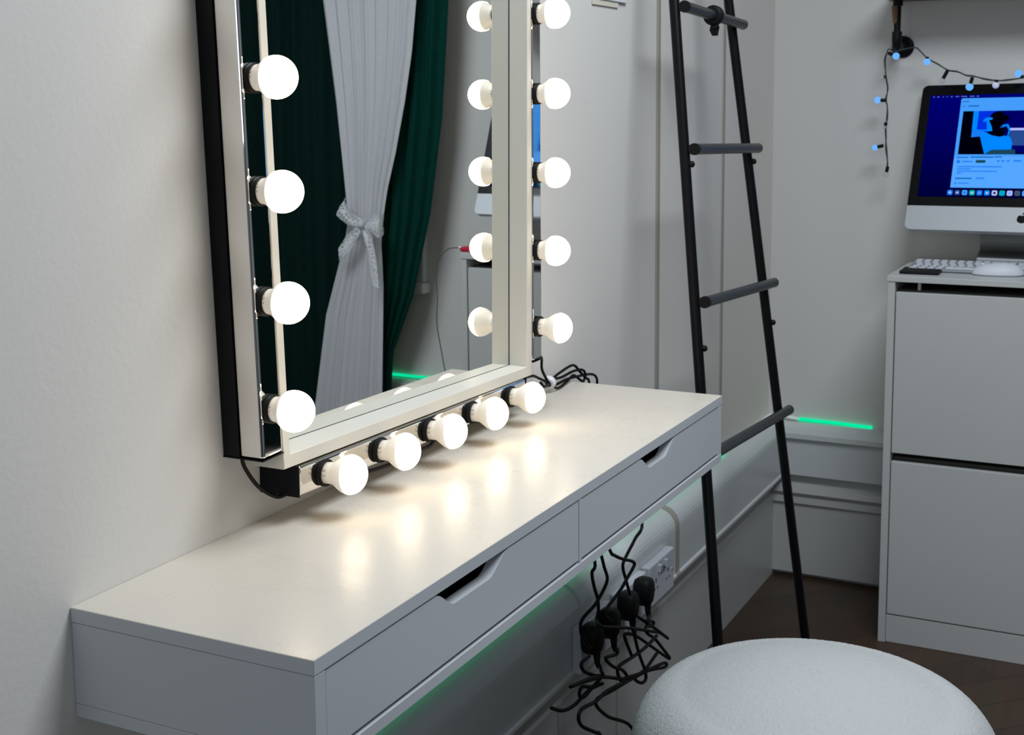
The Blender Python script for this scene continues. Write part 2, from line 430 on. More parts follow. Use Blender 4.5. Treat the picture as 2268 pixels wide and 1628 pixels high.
# light bars ---------------------------------------------------------------
BAR = .612
ROT_OUT = Matrix.Rotation(math.radians(90), 4, 'X')      # local +z -> world -y
def make_bar(vertical, width=.0385):
    """local: long axis +z (vertical) or +x, back at y=0, front at y=-.057"""
    root = empty('light_bar')
    h = width / 2
    def bx(a0, a1, y0, y1, w0, w1, bev=.0):
        # a along, w across
        return ((w0, y0, a0), (w1, y1, a1)) if vertical else ((a0, y0, w0), (a1, y1, w1))
    a, b = bx(.0015, BAR - .0015, -.0235, -.0005, -h, h); MB().box(a, b, bev=.0006, seg=1).build('back_housing', M['black'], root)
    a, b = bx(.0015, BAR - .0015, -.0565, -.0237, -h, h); MB().box(a, b, bev=.0042, seg=5).build('chrome_cover', M['chrome'], root)
    for e in (0, BAR - .0014):
        a, b = bx(e, e + .0014, -.0568, -.0003, -h - .0004, h + .0004); MB().box(a, b).build('end_cap', M['black'], root)
    return root
def ring_mesh():
    g = MB(); g.lathe([(0, 0), (.0160, 0), (.0166, .0015), (.0166, .0050), (.0156, .0068), (.0146, .0068), (.0146, .0040), (0, .0040)], 36, M=ROT_OUT); return g
sock_ring = None
def add_rings(root, locs):
    global sock_ring
    for l in locs:
        if sock_ring is None:
            sock_ring = ring_mesh().build('lamp_holder_ring', M['rubber'], root); o = sock_ring
        else:
            o = sock_ring.copy(); COL.objects.link(o); o.parent = root
        o.location = l
M['print'] = mat('grey_print', (.30, .28, .25), .6, noise=(9, .05))
def ce_mark():
    vs = []; fs = []
    def arc(cx, cy, r0, r1, a0, a1, n=10):
        o = len(vs)
        for k in range(n + 1):
            a = math.radians(lerp(a0, a1, k / n)); vs.append((cx + r0 * math.cos(a), cy + r0 * math.sin(a))); vs.append((cx + r1 * math.cos(a), cy + r1 * math.sin(a)))
        for k in range(n): fs.append((o + 2 * k, o + 2 * k + 1, o + 2 * k + 3, o + 2 * k + 2))
    arc(0, 0, .38, .5, 90, 270); arc(1.0, 0, .38, .5, 90, 270)
    o = len(vs); vs.extend([(.55, -.06), (.92, -.06), (.92, .06), (.55, .06)]); fs.append((o, o + 1, o + 2, o + 3))
    return vs, fs
CE = ce_mark()
def globe(name, long_neck):
    root = empty(name)
    if not long_neck:
        c, r = .0318, .0236; a = -.30 * r
        hous = [(.0135, .0042), (.0142, .0045), (.0146, .011), (.0165, .0150), (.0190, .0190), (math.sqrt(r * r - a * a) - .0004, c + a)]
    else:
        c, r = .0380, .0240; a = .02 * r
        hous = [(.0120, .0042), (.0129, .0046), (.0132, .0150), (.0150, .0190), (.0185, .0245), (.0222, .0310), (.0237, .0360), (math.sqrt(r * r - a * a), c + a)]
    MB().lathe(hous, 40, M=ROT_OUT).build('bulb_housing', M['housing'], root)
    n = 16; th0 = math.asin(a / r)
    fl = .85 if long_neck else 1.0
    dome = [(r * math.cos(t), c + a + (r * math.sin(t) - a) * fl) for t in [lerp(th0, math.pi / 2, i / n) for i in range(n + 1)]]
    dome[-1] = (0, dome[-1][1])
    MB().lathe(dome, 40, M=ROT_OUT).build('lit_dome', M['dome'], root)
    rr, h0, sz = (.01335, .0090, .0058) if long_neck else (.0148, .0075, .0046)
    g = MB(); g.add([((rr) * math.cos(math.radians(172) - u * sz / rr), rr * math.sin(math.radians(172) - u * sz / rr), h0 + w * sz) for u, w in CE[0]], CE[1], M=ROT_OUT)
    g.build('printed_mark', M['print'], root)
    return root
G_S = globe('light_bulb', False); G_L = globe('light_bulb', True)
used = {'s': False, 'l': False}
def bulb(kind, loc, label, rot=(0, 0, 0)):
    src = G_L if kind == 'l' else G_S
    o = copy_tree(src) if used[kind] else src
    used[kind] = True
    o.location = loc; o.rotation_euler = rot
    tag(o, label, 'light bulb', 'lit bulbs around the mirror')
names = ['lowest', 'second from the bottom', 'third from the bottom', 'fourth from the bottom', 'topmost']
# left
lb = make_bar(True); lb.location = (.2630, 0, .0935); lb.rotation_euler = (0, -.036, 0)
tag(lb, 'chrome and black vertical light bar on the left side of the mirror', 'light bar', 'light bars around the mirror')
zl = [.0575 + .1228 * i for i in range(5)]
add_rings(lb, [(0, -.0566, z) for z in zl])
for i, z in enumerate(zl):
    bulb('s', (.2630 - .036 * z, -.0566, .0935 + z), 'lit white globe bulb, %s on the light bar left of the mirror' % names[i])
# right
rb = make_bar(True, .034); rb.location = (.9635, 0, .0805); rb.rotation_euler = (0, .004, 0)
tag(rb, 'chrome and black vertical light bar on the right side of the mirror', 'light bar', 'light bars around the mirror')
zr_ = [.0560 + .1225 * i for i in range(5)]
add_rings(rb, [(0, -.0566, z) for z in zr_])
for i, z in enumerate(zr_):
    if i == 0: bulb('l', (.9635, -.0566, .0805 + z), 'long-necked lit bulb, lowest on the light bar right of the mirror')
    else: bulb('s', (.9635 + .004 * z, -.0566, .0805 + z), 'lit white globe bulb, %s on the light bar right of the mirror' % names[i])
# bottom
bb = make_bar(False, .0365); bb.location = (.3095, 0, .0525); bb.rotation_euler = (0, .0168, 0)
tag(bb, 'chrome and black horizontal light bar under the mirror', 'light bar', 'light bars around the mirror')
xb = [.0505 + .1252 * i for i in range(5)]
add_rings(bb, [(x, -.0566, 0) for x in xb])
nb = ['leftmost', 'second from the left', 'middle', 'fourth from the left', 'rightmost']
for i, x in enumerate(xb):
    bulb('l', (.3095 + x, -.0566, .0525 - .0168 * x), 'long-necked lit bulb, %s on the bar under the mirror' % nb[i], rot=(-.05, 0, 0))

# cables around the bars
o = MB().tube([(.252, -.020, .0950), (.2525, -.020, .0905), (.257, -.020, .079), (.272, -.022, .0573), (.2865, -.024, .044), (.302, -.027, .034), (.312, -.030, .0318), (.330, -.030, .0335)], .0024).build('power_cable', M['cord'])
tag(o, 'short black cable looping from the left light bar to the bottom light bar', 'cable')
o = MB().tube([(.44, -.03, .030), (.470, -.040, .0225), (.4953, -.042, .0185), (.5457, -.042, .0155), (.60, -.04, .017), (.6414, -.04, .0147), (.668, -.036, .020), (.70, -.03, .0235), (.80, -.042, .0215), (.846, -.046, .0165), (.862, -.046, .019), (.875, -.03, .024)], .0026).build('power_cable', M['cord'])
tag(o, 'black cable sagging along the underside of the bottom light bar', 'cable')
cb = empty('cable_bundle', (1.085, -.02, 0)); tag(cb, 'coiled black cables held by a white tie at the back of the table top', 'cable bundle')
def rel(pts, o): return [(p[0] - o[0], p[1] - o[1], p[2] - o[2]) for p in pts]
c0 = (1.085, -.02, 0)
g = MB(); R_ = .0024
g.tube(rel([(.9635, -.03, .082), (.9900, -.025, .0790), (1.0525, -.022, .064), (1.0565, -.020, .0477), (1.0705, -.020, .0307), (1.0824, -.020, .0212), (1.097, -.020, .0226), (1.1316, -.02, .0276), (1.1854, -.02, .0305), (1.2143, -.02, .0144), (1.24, -.02, -.002), (1.2577, -.02, -.0125), (1.262, -.02, -.05), (1.262, -.02, -.13)][2:], c0), R_)
g.tube(rel([(.9900, -.026, .082), (1.03, -.024, .080), (1.0525, -.022, .066)], c0), R_)
g.tube(rel([(.918, -.03, .0380), (.97, -.026, .046), (1.0192, -.02, .0424), (1.0445, -.02, .0336), (1.0728, -.02, .0221), (1.0919, -.018, .0111), (1.1215, -.018, .0085), (1.1568, -.02, .0101), (1.2036, -.02, .0066), (1.2632, -.02, -.0002), (1.2912, -.02, -.0111), (1.2957, -.02, -.03), (1.2957, -.02, -.10)], c0), R_)
g.tube(rel([(1.082, -.016, .020), (1.097, -.016, .0216), (1.1416, -.016, .0162), (1.1879, -.02, .0193), (1.225, -.022, .0146), (1.2412, -.02, .0006), (1.2303, -.02, -.0083)], c0), R_)
g.tube(rel([(1.084, -.024, .018), (1.11, -.024, .004), (1.15, -.022, .006), (1.185, -.02, .012), (1.206, -.018, .005), (1.225, -.02, -.006)], c0), R_)
g.tube(rel([(1.03, -.03, .030), (1.045, -.03, .020), (1.0824, -.022, .0175)], c0), R_)
g.build('cable', M['cord'], cb)
g = MB(); g.lathe([(.0062, -.005), (.0112, -.005), (.0118, 0), (.0112, .005), (.0062, .005), (.0062, -.005)], 24,
                  M=Matrix.Translation((.0005, 0, .0185)) @ Matrix.Rotation(math.radians(68), 4, 'Y'))
g.build('cable_tie', M['tie'], cb)

# ------------------------------------------------------------------ notes on the wall
o = MB().box((1.318, -.003, .6650), (1.441, -.001, .84), bev=.0005, seg=1).build('paper_note', M['paper']); tag(o, 'cream paper note on the wall right of the mirror, only its lower edge in view', 'paper')
o = MB().box((1.346, -.0055, .6760), (1.480, -.0035, .85), bev=.0005, seg=1).build('paper_note', M['paperw']); tag(o, 'white paper sheet overlapping the cream note on the wall', 'paper')

# ------------------------------------------------------------------ ladder
lad = empty('towel_ladder', (1.58, -.285, FZ)); tag(lad, 'black metal towel ladder leaning on the left wall beyond the table', 'ladder')
lo = V(lad.location)
def nearp(z): return V((1.4903 - .1424 * (.6791 - z), -.0949 - .130 * (.6791 - z), z))
def farp(z): return V((1.8387 + .0292 * (.7014 - z), -.092 - .130 * (.7014 - z), z))
for f in (nearp, farp):
    MB().tube([f(FZ + .012) - lo, f(1.33) - lo], .0100, n=16, smoothpath=False).build('rail', M['ladder'], lad)
    MB().tube([f(FZ + .0005) - lo, f(FZ + .028) - lo], .0125, n=16, smoothpath=False).build('rubber_foot', M['rubber'], lad)
rz = [(.950, .940), (.666, .650), (.402, .390), (.1222, .1014), (-.150, -.177)]
for zn, zf in rz:
    a = nearp(zn) + V((-.006, -.021, 0)); b = farp(zf) + V((.014, -.021, 0))
    r = MB().tube([a - lo, b - lo], .0104, n=20, smoothpath=False).build('rung', M['rung'], lad)
    dirv = (b - a).normalized()
    MB().tube([a - lo - dirv * .001, a - lo + dirv * .007], .0112, n=20, smoothpath=False).build('end_collar', M['rubber'], r)
    MB().tube([b - lo - dirv * .002, b - lo + dirv * .001], .0106, n=20, smoothpath=False).build('end_cap', M['rubber'], r)
    for f, z in ((nearp, zn), (farp, zf)):
        if zn not in (.402, .1222): continue
        p = f(z - (.028 if zn > .3 else .085)) - lo
        MB().lathe([(0, 0), (.006, 0), (.006, .009), (.003, .012), (0, .012)], 16, M=Matrix.Translation(p + V((0, -.006, 0))) @ ROT_OUT).build('bolt', M['rubber'], r)
# pipe clip on the top visible rung
a = nearp(.666) + V((-.006, -.021, 0)); b = farp(.650) + V((.014, -.021, 0)); mid = a.lerp(b, .47)
cl = empty('hanging_clip', mid); tag(cl, 'black ring clip fixed around the top visible rung of the ladder', 'clip')
q = (b - a).to_track_quat('Z', 'Y').to_matrix().to_4x4()
MB().lathe([(.0106, -.010), (.0185, -.010), (.0200, -.006), (.0200, .006), (.0185, .010), (.0106, .010), (.0106, -.010)], 28, M=q).build('ring', M['rubber'], cl)
g = MB(); MT = Matrix.Translation((0, 0, -.026)) @ Matrix.Rotation(.5, 4, 'Y')
for a_, b_ in (((-.010, -.008, -.009), (-.005, .004, .009)), ((.005, -.008, -.009), (.010, .004, .009)), ((-.010, -.008, .005), (.010, .004, .010)), ((-.010, -.008, -.010), (.010, .004, -.005))): g.box(a_, b_, M=MT)
g.build('screw_tab', M['rubber'], cl)

# ------------------------------------------------------------------ sockets, plugs and cords
def sock_plate(name, x0, x1, label, usb=False, knobs=True):
    z0, z1 = -.506, -.420; y = -.054
    r = empty(name, ((x0 + x1) / 2, y, (z0 + z1) / 2)); tag(r, label, 'wall socket', 'wall sockets under the table')
    hx = (x1 - x0) / 2; hz = (z1 - z0) / 2
    MB().box((-hx, -.014, -hz), (hx, .004, hz), bev=.003).build('face_plate', M['sock'], r)
    slots = []
    for sx in (-1, 1):
        cx = sx * hx * .48
        slots += [((cx - .002, -.0146, .002), (cx + .002, -.0138, .010)), ((cx - .011, -.0146, -.012), (cx - .005, -.0138, -.009)), ((cx + .005, -.0146, -.012), (cx + .011, -.0138, -.009))]
    for a_, b_ in slots: MB().box(a_, b_).build('pin_slot', M['slate'], r)
    if usb:
        for x_ in (-.006, .006): MB().box((x_, -.0146, .010), (x_ + .006, -.0138, .024)).build('charging_port', M['slate'], r)
    for sx in (-1, 1):
        MB().box((sx * hx * .25 - .005, -.0185, .018), (sx * hx * .25 + .005, -.013, .034), bev=.0015).build('switch', M['sock'], r)
    for sx in (-1, 1):
        MB().lathe([(0, 0), (.0035, 0), (.0030, .0015), (0, .0018)], 16, M=Matrix.Translation((sx * hx * .82, -.0135, 0)) @ ROT_OUT).build('screw', M['boltmetal'], r)
sock_plate('wall_socket', 1.447, 1.592, 'white double wall socket nearest the ladder, nothing plugged in', usb=True)
sock_plate('wall_socket', 1.285, 1.430, 'white double wall socket with the two right-hand black plugs')
sock_plate('wall_socket', 1.110, 1.255, 'white double wall socket with the two left-hand black plugs')

CORDS = {
'a': [(1.094,-0.100,-0.287),(1.082,-0.100,-0.304),(1.092,-0.100,-0.333),(1.107,-0.100,-0.359),(1.110,-0.100,-0.382),(1.103,-0.100,-0.395),(1.077,-0.115,-0.394),(1.113,-0.120,-0.409),(1.196,-0.125,-0.440),(1.292,-0.125,-0.481),(1.379,-0.115,-0.519),(1.424,-0.115,-0.547),(1.330,-0.120,-0.489),(1.276,-0.110,-0.451)],
'b': [(1.123,-0.100,-0.286),(1.136,-0.100,-0.311),(1.136,-0.106,-0.333),(1.110,-0.106,-0.350),(1.078,-0.106,-0.360),(1.040,-0.100,-0.372),(1.034,-0.100,-0.391),(1.052,-0.100,-0.415),(1.077,-0.100,-0.438)],
'c': [(1.320,-0.100,-0.284),(1.284,-0.100,-0.306),(1.236,-0.100,-0.327),(1.224,-0.100,-0.340),(1.240,-0.100,-0.370),(1.260,-0.100,-0.404)],
'd': [(1.135,-0.110,-0.277),(1.159,-0.110,-0.296),(1.200,-0.110,-0.316),(1.244,-0.110,-0.334),(1.255,-0.110,-0.345),(1.222,-0.110,-0.357),(1.187,-0.110,-0.369),(1.125,-0.110,-0.380),(1.112,-0.110,-0.386),(1.139,-0.110,-0.409)],
'p1': [(1.302,-0.120,-0.461),(1.293,-0.120,-0.468),(1.313,-0.120,-0.470),(1.332,-0.120,-0.481),(1.317,-0.120,-0.482),(1.290,-0.120,-0.473),(1.295,-0.120,-0.487),(1.337,-0.120,-0.514),(1.382,-0.120,-0.551),(1.420,-0.120,-0.586),(1.317,-0.120,-0.521),(1.241,-0.120,-0.473),(1.197,-0.120,-0.452),(1.183,-0.120,-0.453),(1.219,-0.120,-0.503)],
'p2': [(1.208,-0.130,-0.446),(1.208,-0.130,-0.461),(1.230,-0.130,-0.502),(1.260,-0.130,-0.545),(1.262,-0.130,-0.563),(1.238,-0.130,-0.559),(1.208,-0.130,-0.538),(1.260,-0.130,-0.546),(1.363,-0.130,-0.570),(1.367,-0.130,-0.580),(1.276,-0.130,-0.551),(1.187,-0.130,-0.532),(1.103,-0.130,-0.517),(1.026,-0.130,-0.505),(1.077,-0.130,-0.553),(1.195,-0.130,-0.627),(1.22,-.14,-.72),(1.18,-.16,-.782)],
'p3': [(1.125,-0.130,-0.452),(1.117,-0.130,-0.458),(1.070,-0.130,-0.446),(1.103,-0.130,-0.474),(1.144,-0.130,-0.496),(1.169,-0.130,-0.519),(1.144,-0.130,-0.518),(1.124,-0.130,-0.492),(1.137,-0.130,-0.485),(1.201,-0.130,-0.494),(1.260,-0.130,-0.500),(1.321,-0.130,-0.500)],
'p4': [(1.051,-0.130,-0.461),(1.054,-0.130,-0.472),(0.982,-0.130,-0.452),(0.923,-0.130,-0.437),(1.013,-0.130,-0.458),(1.077,-0.130,-0.483),(1.144,-0.130,-0.513),(1.187,-0.130,-0.526),(1.253,-0.130,-0.542),(1.322,-0.130,-0.535)],
'e': [(1.024,-0.120,-0.426),(0.991,-0.120,-0.426),(1.000,-0.120,-0.443),(1.043,-0.120,-0.468),(1.075,-0.120,-0.483),(1.049,-0.120,-0.486),(0.999,-0.120,-0.488),(0.981,-0.120,-0.476),(0.993,-0.120,-0.468),(1.030,-0.120,-0.483),(1.082,-0.120,-0.498),(1.024,-0.120,-0.486),(0.963,-0.120,-0.486),(0.916,-0.120,-0.476),(0.872,-0.120,-0.453)],
'f': [(1.119,-0.140,-0.509),(1.053,-0.140,-0.496),(1.002,-0.140,-0.493),(0.947,-0.140,-0.482),(0.932,-0.140,-0.491),(0.947,-0.140,-0.512),(1.002,-0.140,-0.547),(1.027,-0.140,-0.566),(1.08,-.15,-.66),(1.02,-.17,-.782)],
}
CR = .0031
up_under = lambda p: [(p[0] - .004, -.04, -.1150), (p[0] - .002, -.075, -.20)]
def plug(loc, label, cordsets, tilt):
    r = empty('power_plug', loc); tag(r, label, 'plug', 'black plugs with tangled cords under the table')
    g = MB()
    # rounded plug body: hexagon-like shield outline, tapering into the strain relief
    prof = [(-.013, .024), (.013, .024), (.0185, .016), (.0200, .000), (.0170, -.018), (.0090, -.028), (-.0090, -.028), (-.0170, -.018), (-.0200, .000), (-.0185, .016)]
    lay = [(.020, .90), (.014, 1.0), (-.002, 1.0), (-.008, .92), (-.012, .74), (-.0135, .45)]
    vs = []; fs = []; n = len(prof)
    for y, s_ in lay: vs += [(u * s_, y, w_ * s_) for u, w_ in prof]
    for i in range(len(lay) - 1):
        for k in range(n): fs.append((i * n + k, i * n + (k + 1) % n, (i + 1) * n + (k + 1) % n, (i + 1) * n + k))
    fs += [tuple(range(n)), tuple(range((len(lay) - 1) * n, len(lay) * n))[::-1]]
    g.add(vs, fs, 0, True)
    R3 = Matrix.Rotation(tilt, 4, 'Y')
    g2 = MB(); g2.add(g.v, g.f, 0, True, R3); g2.build('plug_body', M['rubber'], r)
    s = MB(); s.tube([(0, -.004, -.024), (0, -.005, -.040), (.001, -.008, -.052)], lambda t: lerp(.0070, .0042, t), n=12, M=R3); s.build('strain_relief', M['rubber'], r)
    c = MB()
    for key in cordsets:
        pts = CORDS[key]
        if key in 'abcd': pts = up_under(pts[0]) + pts
        pts = [V(p) - V(loc) for p in pts]
        if key[0] == 'p': pts = [R3 @ V((.001, -.010, -.048))] + pts
        c.tube(pts, CR, n=8)
    c.build('cord', M['cord'], r)
plug((1.373, -.089, -.437), 'black plug furthest right, nearest the empty wall socket', ['p1', 'c'], .08)
plug((1.291, -.089, -.437), 'black plug second from the right, below the crossing cords', ['p2', 'a'], .02)
plug((1.199, -.089, -.437), 'black plug third from the right, in the left wall socket', ['p3', 'd', 'e'], .05)
plug((1.121, -.089, -.437), 'black plug furthest left, nearest the table end', ['p4', 'b', 'f'], .05)

# ------------------------------------------------------------------ boucle pouffe
pf = empty('boucle_pouffe', (.83, -.54, FZ)); tag(pf, 'round white boucle pouffe in front of the dressing table', 'pouffe')
R0 = .254; Ht = .49
prof = [(0, .012), (R0 - .05, .012), (R0 - .02, .025), (R0 - .006, .06), (R0, .12)]
prof += [(R0, .20), (R0, .26)]
for k in range(1, 13):
    a = math.pi / 2 * k / 12
    prof.append((R0 - .075 * (1 - math.cos(a)), .36 + .100 * math.sin(a)))
for k in range(1, 15):
    t_ = k / 14; prof.append(((R0 - .075) * (1 - t_), .460 + .030 * (1 - (1 - t_) ** 2)))
prof[-1] = (0, prof[-1][1])
import bmesh
g = MB(); g.lathe(prof, 220); cush = g.build('cushion', M['boucle'], pf)
# loops of yarn: real relief
sub = cush.modifiers.new('sub', 'SUBSURF'); sub.levels = 2; sub.render_levels = 2
tx = bpy.data.textures.new('boucle_loops', 'CLOUDS'); tx.noise_scale = .0030; tx.noise_depth = 2
dp = cush.modifiers.new('loops', 'DISPLACE'); dp.texture = tx; dp.strength = .0020; dp.mid_level = .5
MB().lathe([(0, 0), (R0 - .05, 0), (R0 - .045, .006), (R0 - .05, .013), (0, .013)], 64).build('base', M['black'], pf)

# ------------------------------------------------------------------ white cabinet
CX = 2.165; CB = 2.485; CY0, CY1 = -.375, -.852; CT = .0905
cab = empty('shoe_cabinet', (CX, (CY0 + CY1) / 2, FZ)); tag(cab, 'tall white flip-door cabinet against the far wall carrying the computer', 'cabinet')
co = V(cab.location)
def cb_(a, b, name, m='cab', bev=.0012, parent=None):
    g = MB(); g.box([a[i] - co[i] for i in range(3)], [b[i] - co[i] for i in range(3)], bev=bev); return g.build(name, M[m], parent or cab)
cb_((CX - .002, CY1 - .002, CT - .0135), (CB + .04, CY0 + .002, CT), 'top_board')
cb_((CX, CY0 - .0165, FZ), (CB, CY0, CT - .0137), 'side_panel')
cb_((CX, CY1, FZ), (CB, CY1 + .0165, CT - .0137), 'side_panel')
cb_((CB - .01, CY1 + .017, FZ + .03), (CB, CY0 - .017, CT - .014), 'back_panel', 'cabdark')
iy0, iy1 = CY0 - .0185, CY1 + .0185
cb_((CX + .004, iy1, -.3243), (CX + .020, iy0, .0530), 'door')
cb_((CX + .004, iy1, -.7145), (CX + .020, iy0, -.3455), 'door')
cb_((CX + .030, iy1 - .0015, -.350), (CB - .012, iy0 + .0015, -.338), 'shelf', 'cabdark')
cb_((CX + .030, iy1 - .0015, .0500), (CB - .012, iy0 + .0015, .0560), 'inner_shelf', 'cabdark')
cb_((CX + .006, iy1 - .0015, FZ), (CX + .022, iy0 + .0015, -.7175), 'plinth')
cb_((CX + .024, -.4445, .0565), (CX + .034, -.4375, .0765), 'spacer')

# things on the cabinet
TZ = CT
o = MB().box((0, -.088, 0), (.085, 0, .0075), bev=.003).build('dark_notebook', M['rubber'], loc=(2.205, -.392, TZ + .0003)); o.rotation_euler = (0, 0, .03)
o.name = 'smartphone'; tag(o, 'flat black phone lying at the front left corner of the cabinet top', 'phone')
kb = empty('computer_keyboard', (2.262, -.400, TZ)); tag(kb, 'slim white computer keyboard lying in front of the computer', 'keyboard')
kb.rotation_euler = (0, -.09, 0)
MB().box((0, -.285, .001), (.115, 0, .0075), bev=.003).build('keyboard_base', M['kbbase'], kb)
MB().tube([(.105, -.27, -.004), (.105, -.015, -.004)], .006, n=12, smoothpath=False).build('rear_foot', M['alu'], kb)
k0 = None
for r_ in range(6):
    ncol = 14
    for c_ in range(ncol):
        if r_ == 0 and 3 < c_ < 9: continue
        x_ = .005 + r_ * .018; y_ = -.006 - c_ * .0190 - (0, .004, .009, .0045, 0, 0)[r_] * .9
        if k0 is None: k0 = MB().box((0, -.0140, .0072), (.0120, 0, .0092), bev=.0012, seg=1).build('key', M['keys'], kb); ok = k0
        else: ok = k0.copy(); COL.objects.link(ok)
        ok.location = (x_, y_, 0)
MB().box((.005, -.006 - 8.9 * .0196, .0075), (.0205, -.006 - 4 * .0196, .0105), bev=.0012, seg=1).build('space_bar', M['keys'], kb)
# mouse
ms = empty('computer_mouse', (2.262, -.600, TZ)); tag(ms, 'white computer mouse lying right of the keyboard', 'mouse')
ms.rotation_euler = (0, 0, math.radians(97))
g = MB(); n1, n2 = 14, 28; vs = []; fs = []
for i in range(n1 + 1):
    a = math.pi / 2 * i / n1
    for k in range(n2):
        b = 2 * math.pi * k / n2
        cx_, sx_ = math.cos(b), math.sin(b)
        e = .95
        X = .056 * math.copysign(abs(cx_) ** e, cx_) * math.cos(a) ** .8; Y = .030 * math.copysign(abs(sx_) ** e, sx_) * math.cos(a) ** .8
        vs.append((X, Y, .002 + .027 * math.sin(a) * (1 - .15 * (X / .056))))
for i in range(n1):
    for k in range(n2): fs.append((i * n2 + k, i * n2 + (k + 1) % n2, (i + 1) * n2 + (k + 1) % n2, (i + 1) * n2 + k))
fs.append(tuple(range(n2))[::-1])
g.add(vs, fs, 0, True); g.build('shell', M['keys'], ms)
MB().lathe([(0, .0), (.004, 0), (.0045, .002), (.003, .004), (0, .0045)], 16, M=Matrix.Translation((.033, 0, .0235))).build('scroll_ball', M['tie'], ms)
g = MB(); g.prism([(.050 * math.cos(2 * math.pi * k / 24), .026 * math.sin(2 * math.pi * k / 24)) for k in range(24)], 0, .003, 'z'); g.build('sole', M['sock'], ms)
# red gadget + thin cable
rg = empty('power_bank', (2.20, -.834, TZ)); tag(rg, 'small red gadget on the right end of the cabinet top, seen in the mirror', 'gadget')
g = MB(); g.box((0, -.045, .0003), (.05, .03, .014), bev=.006, seg=3); g.build('body', M['red'], rg)
g = MB(); g.tube([(.025, -.045, .008), (.025, -.060, .009)], .004, n=10, smoothpath=False); g.build('cable_plug', M['tie'], rg)
g = MB(); g.tube([(.025, -.060, .009), (.025, -.095, .003), (.025, -.125, -.025), (.025, -.135, -.07), (.025, -.133, -.14), (.025, -.136, -.21), (.025, -.120, -.30), (.025, -.105, -.40), (.025, -.11, -.60), (.03, -.12, -.873)], .0016)
g.build('thin_cable', mat('grey_cable', (.12, .12, .11), .5, noise=(9, .05)), rg)

# ------------------------------------------------------------------ all-in-one computer
r2 = V((-.08266, -.99653, .0095)).normalized(); nn = V((-.9096, .0793, .4079)).normalized()
u2 = nn.cross(r2).normalized(); r2 = u2.cross(nn).normalized()
O = V((2.339, -.6362, .183))
comp = empty('desktop_computer', (2.42, -.62, TZ)); tag(comp, 'all-in-one desktop computer with blue lit screen standing on the white cabinet', 'computer')
MI = Matrix(((r2.x, u2.x, nn.x, O.x - comp.location.x), (r2.y, u2.y, nn.y, O.y - comp.location.y), (r2.z, u2.z, nn.z, O.z - comp.location.z), (0, 0, 0, 1)))
W2, HT, KZ = .264, .375, .0605
def rrect(x0, x1, y0, y1, rad, corners=(1, 1, 1, 1), n=8):
    P = []
    for (cx, cy, a0, on) in ((x1 - rad, y1 - rad, 0, corners[0]), (x0 + rad, y1 - rad, 90, corners[1]), (x0 + rad, y0 + rad, 180, corners[2]), (x1 - rad, y0 + rad, 270, corners[3])):
        if on:
            for k in range(n + 1):
                a = math.radians(a0 + 90 * k / n); P.append((cx + rad * math.cos(a), cy + rad * math.sin(a)))
        else:
            P.append((x1 if a0 in (0, 270) else x0, y1 if a0 in (0, 90) else y0))
    return P
g = MB(); g.prism(rrect(-W2, W2, 0, HT, .014), -.020, -.0012, 'z', M=MI)
# curved back
back = rrect(-W2, W2, 0, HT, .014); vs = []; fs = []; n = len(back)
for i, (sc, zz) in enumerate(((1, -.020), (.86, -.028), (.6, -.036), (.3, -.040))):
    vs += [(x * sc, HT / 2 + (y - HT / 2) * sc, zz) for x, y in back]
    if i:
        for k in range(n): fs.append(((i - 1) * n + k, (i - 1) * n + (k + 1) % n, i * n + (k + 1) % n, i * n + k))
fs.append(tuple(range(3 * n, 4 * n)))
g.add(vs, fs, 0, True, MI); g.build('display_body', M['alu'], comp)
g = MB(); g.prism(rrect(-W2, W2, 0, KZ, .014, (0, 0, 1, 1)), -.0012, .0004, 'z', M=MI); chin = g.build('chin', M['alu'], comp)
g = MB(); g.prism(rrect(-W2, W2, KZ + .0002, HT, .014, (1, 1, 0, 0)), -.0012, .0006, 'z', M=MI); g.build('bezel', M['bezel'], comp)
# logo on the chin: bitten apple with a leaf
def apple(cx, cy, s):
    P = []
    def circ(x, y, r, a0, a1, n=10): return [(cx + s * (x + r * math.cos(math.radians(lerp(a0, a1, k / n)))), cy + s * (y + r * math.sin(math.radians(lerp(a0, a1, k / n))))) for k in range(n + 1)]
    P += circ(.22, .12, .30, 100, 45)
    P += circ(.66, .10, .26, 135, 225)          # bite
    P += circ(.20, -.12, .32, -5, -62)
    P += circ(.13, -.42, .10, -30, -130, 6)
    P += circ(-.13, -.42, .10, -50, -150, 6)
    P += circ(-.16, -.10, .36, 225, 165)
    P += circ(-.20, .12, .30, 160, 80)
    P += [(cx, cy + s * .36)]
    return P
g = MB(); g.prism(apple(.0005, .0325, .0205), .0004, .0009, 'z', M=MI)
leaf = [(.0008 + .0205 * x, .0325 + .0205 * y) for x, y in ((.0, .48), (.02, .62), (.10, .74), (.24, .82), (.23, .68), (.15, .55))]
g.prism(leaf, .0004, .0009, 'z', M=MI); g.build('logo', M['bezel'], chin)
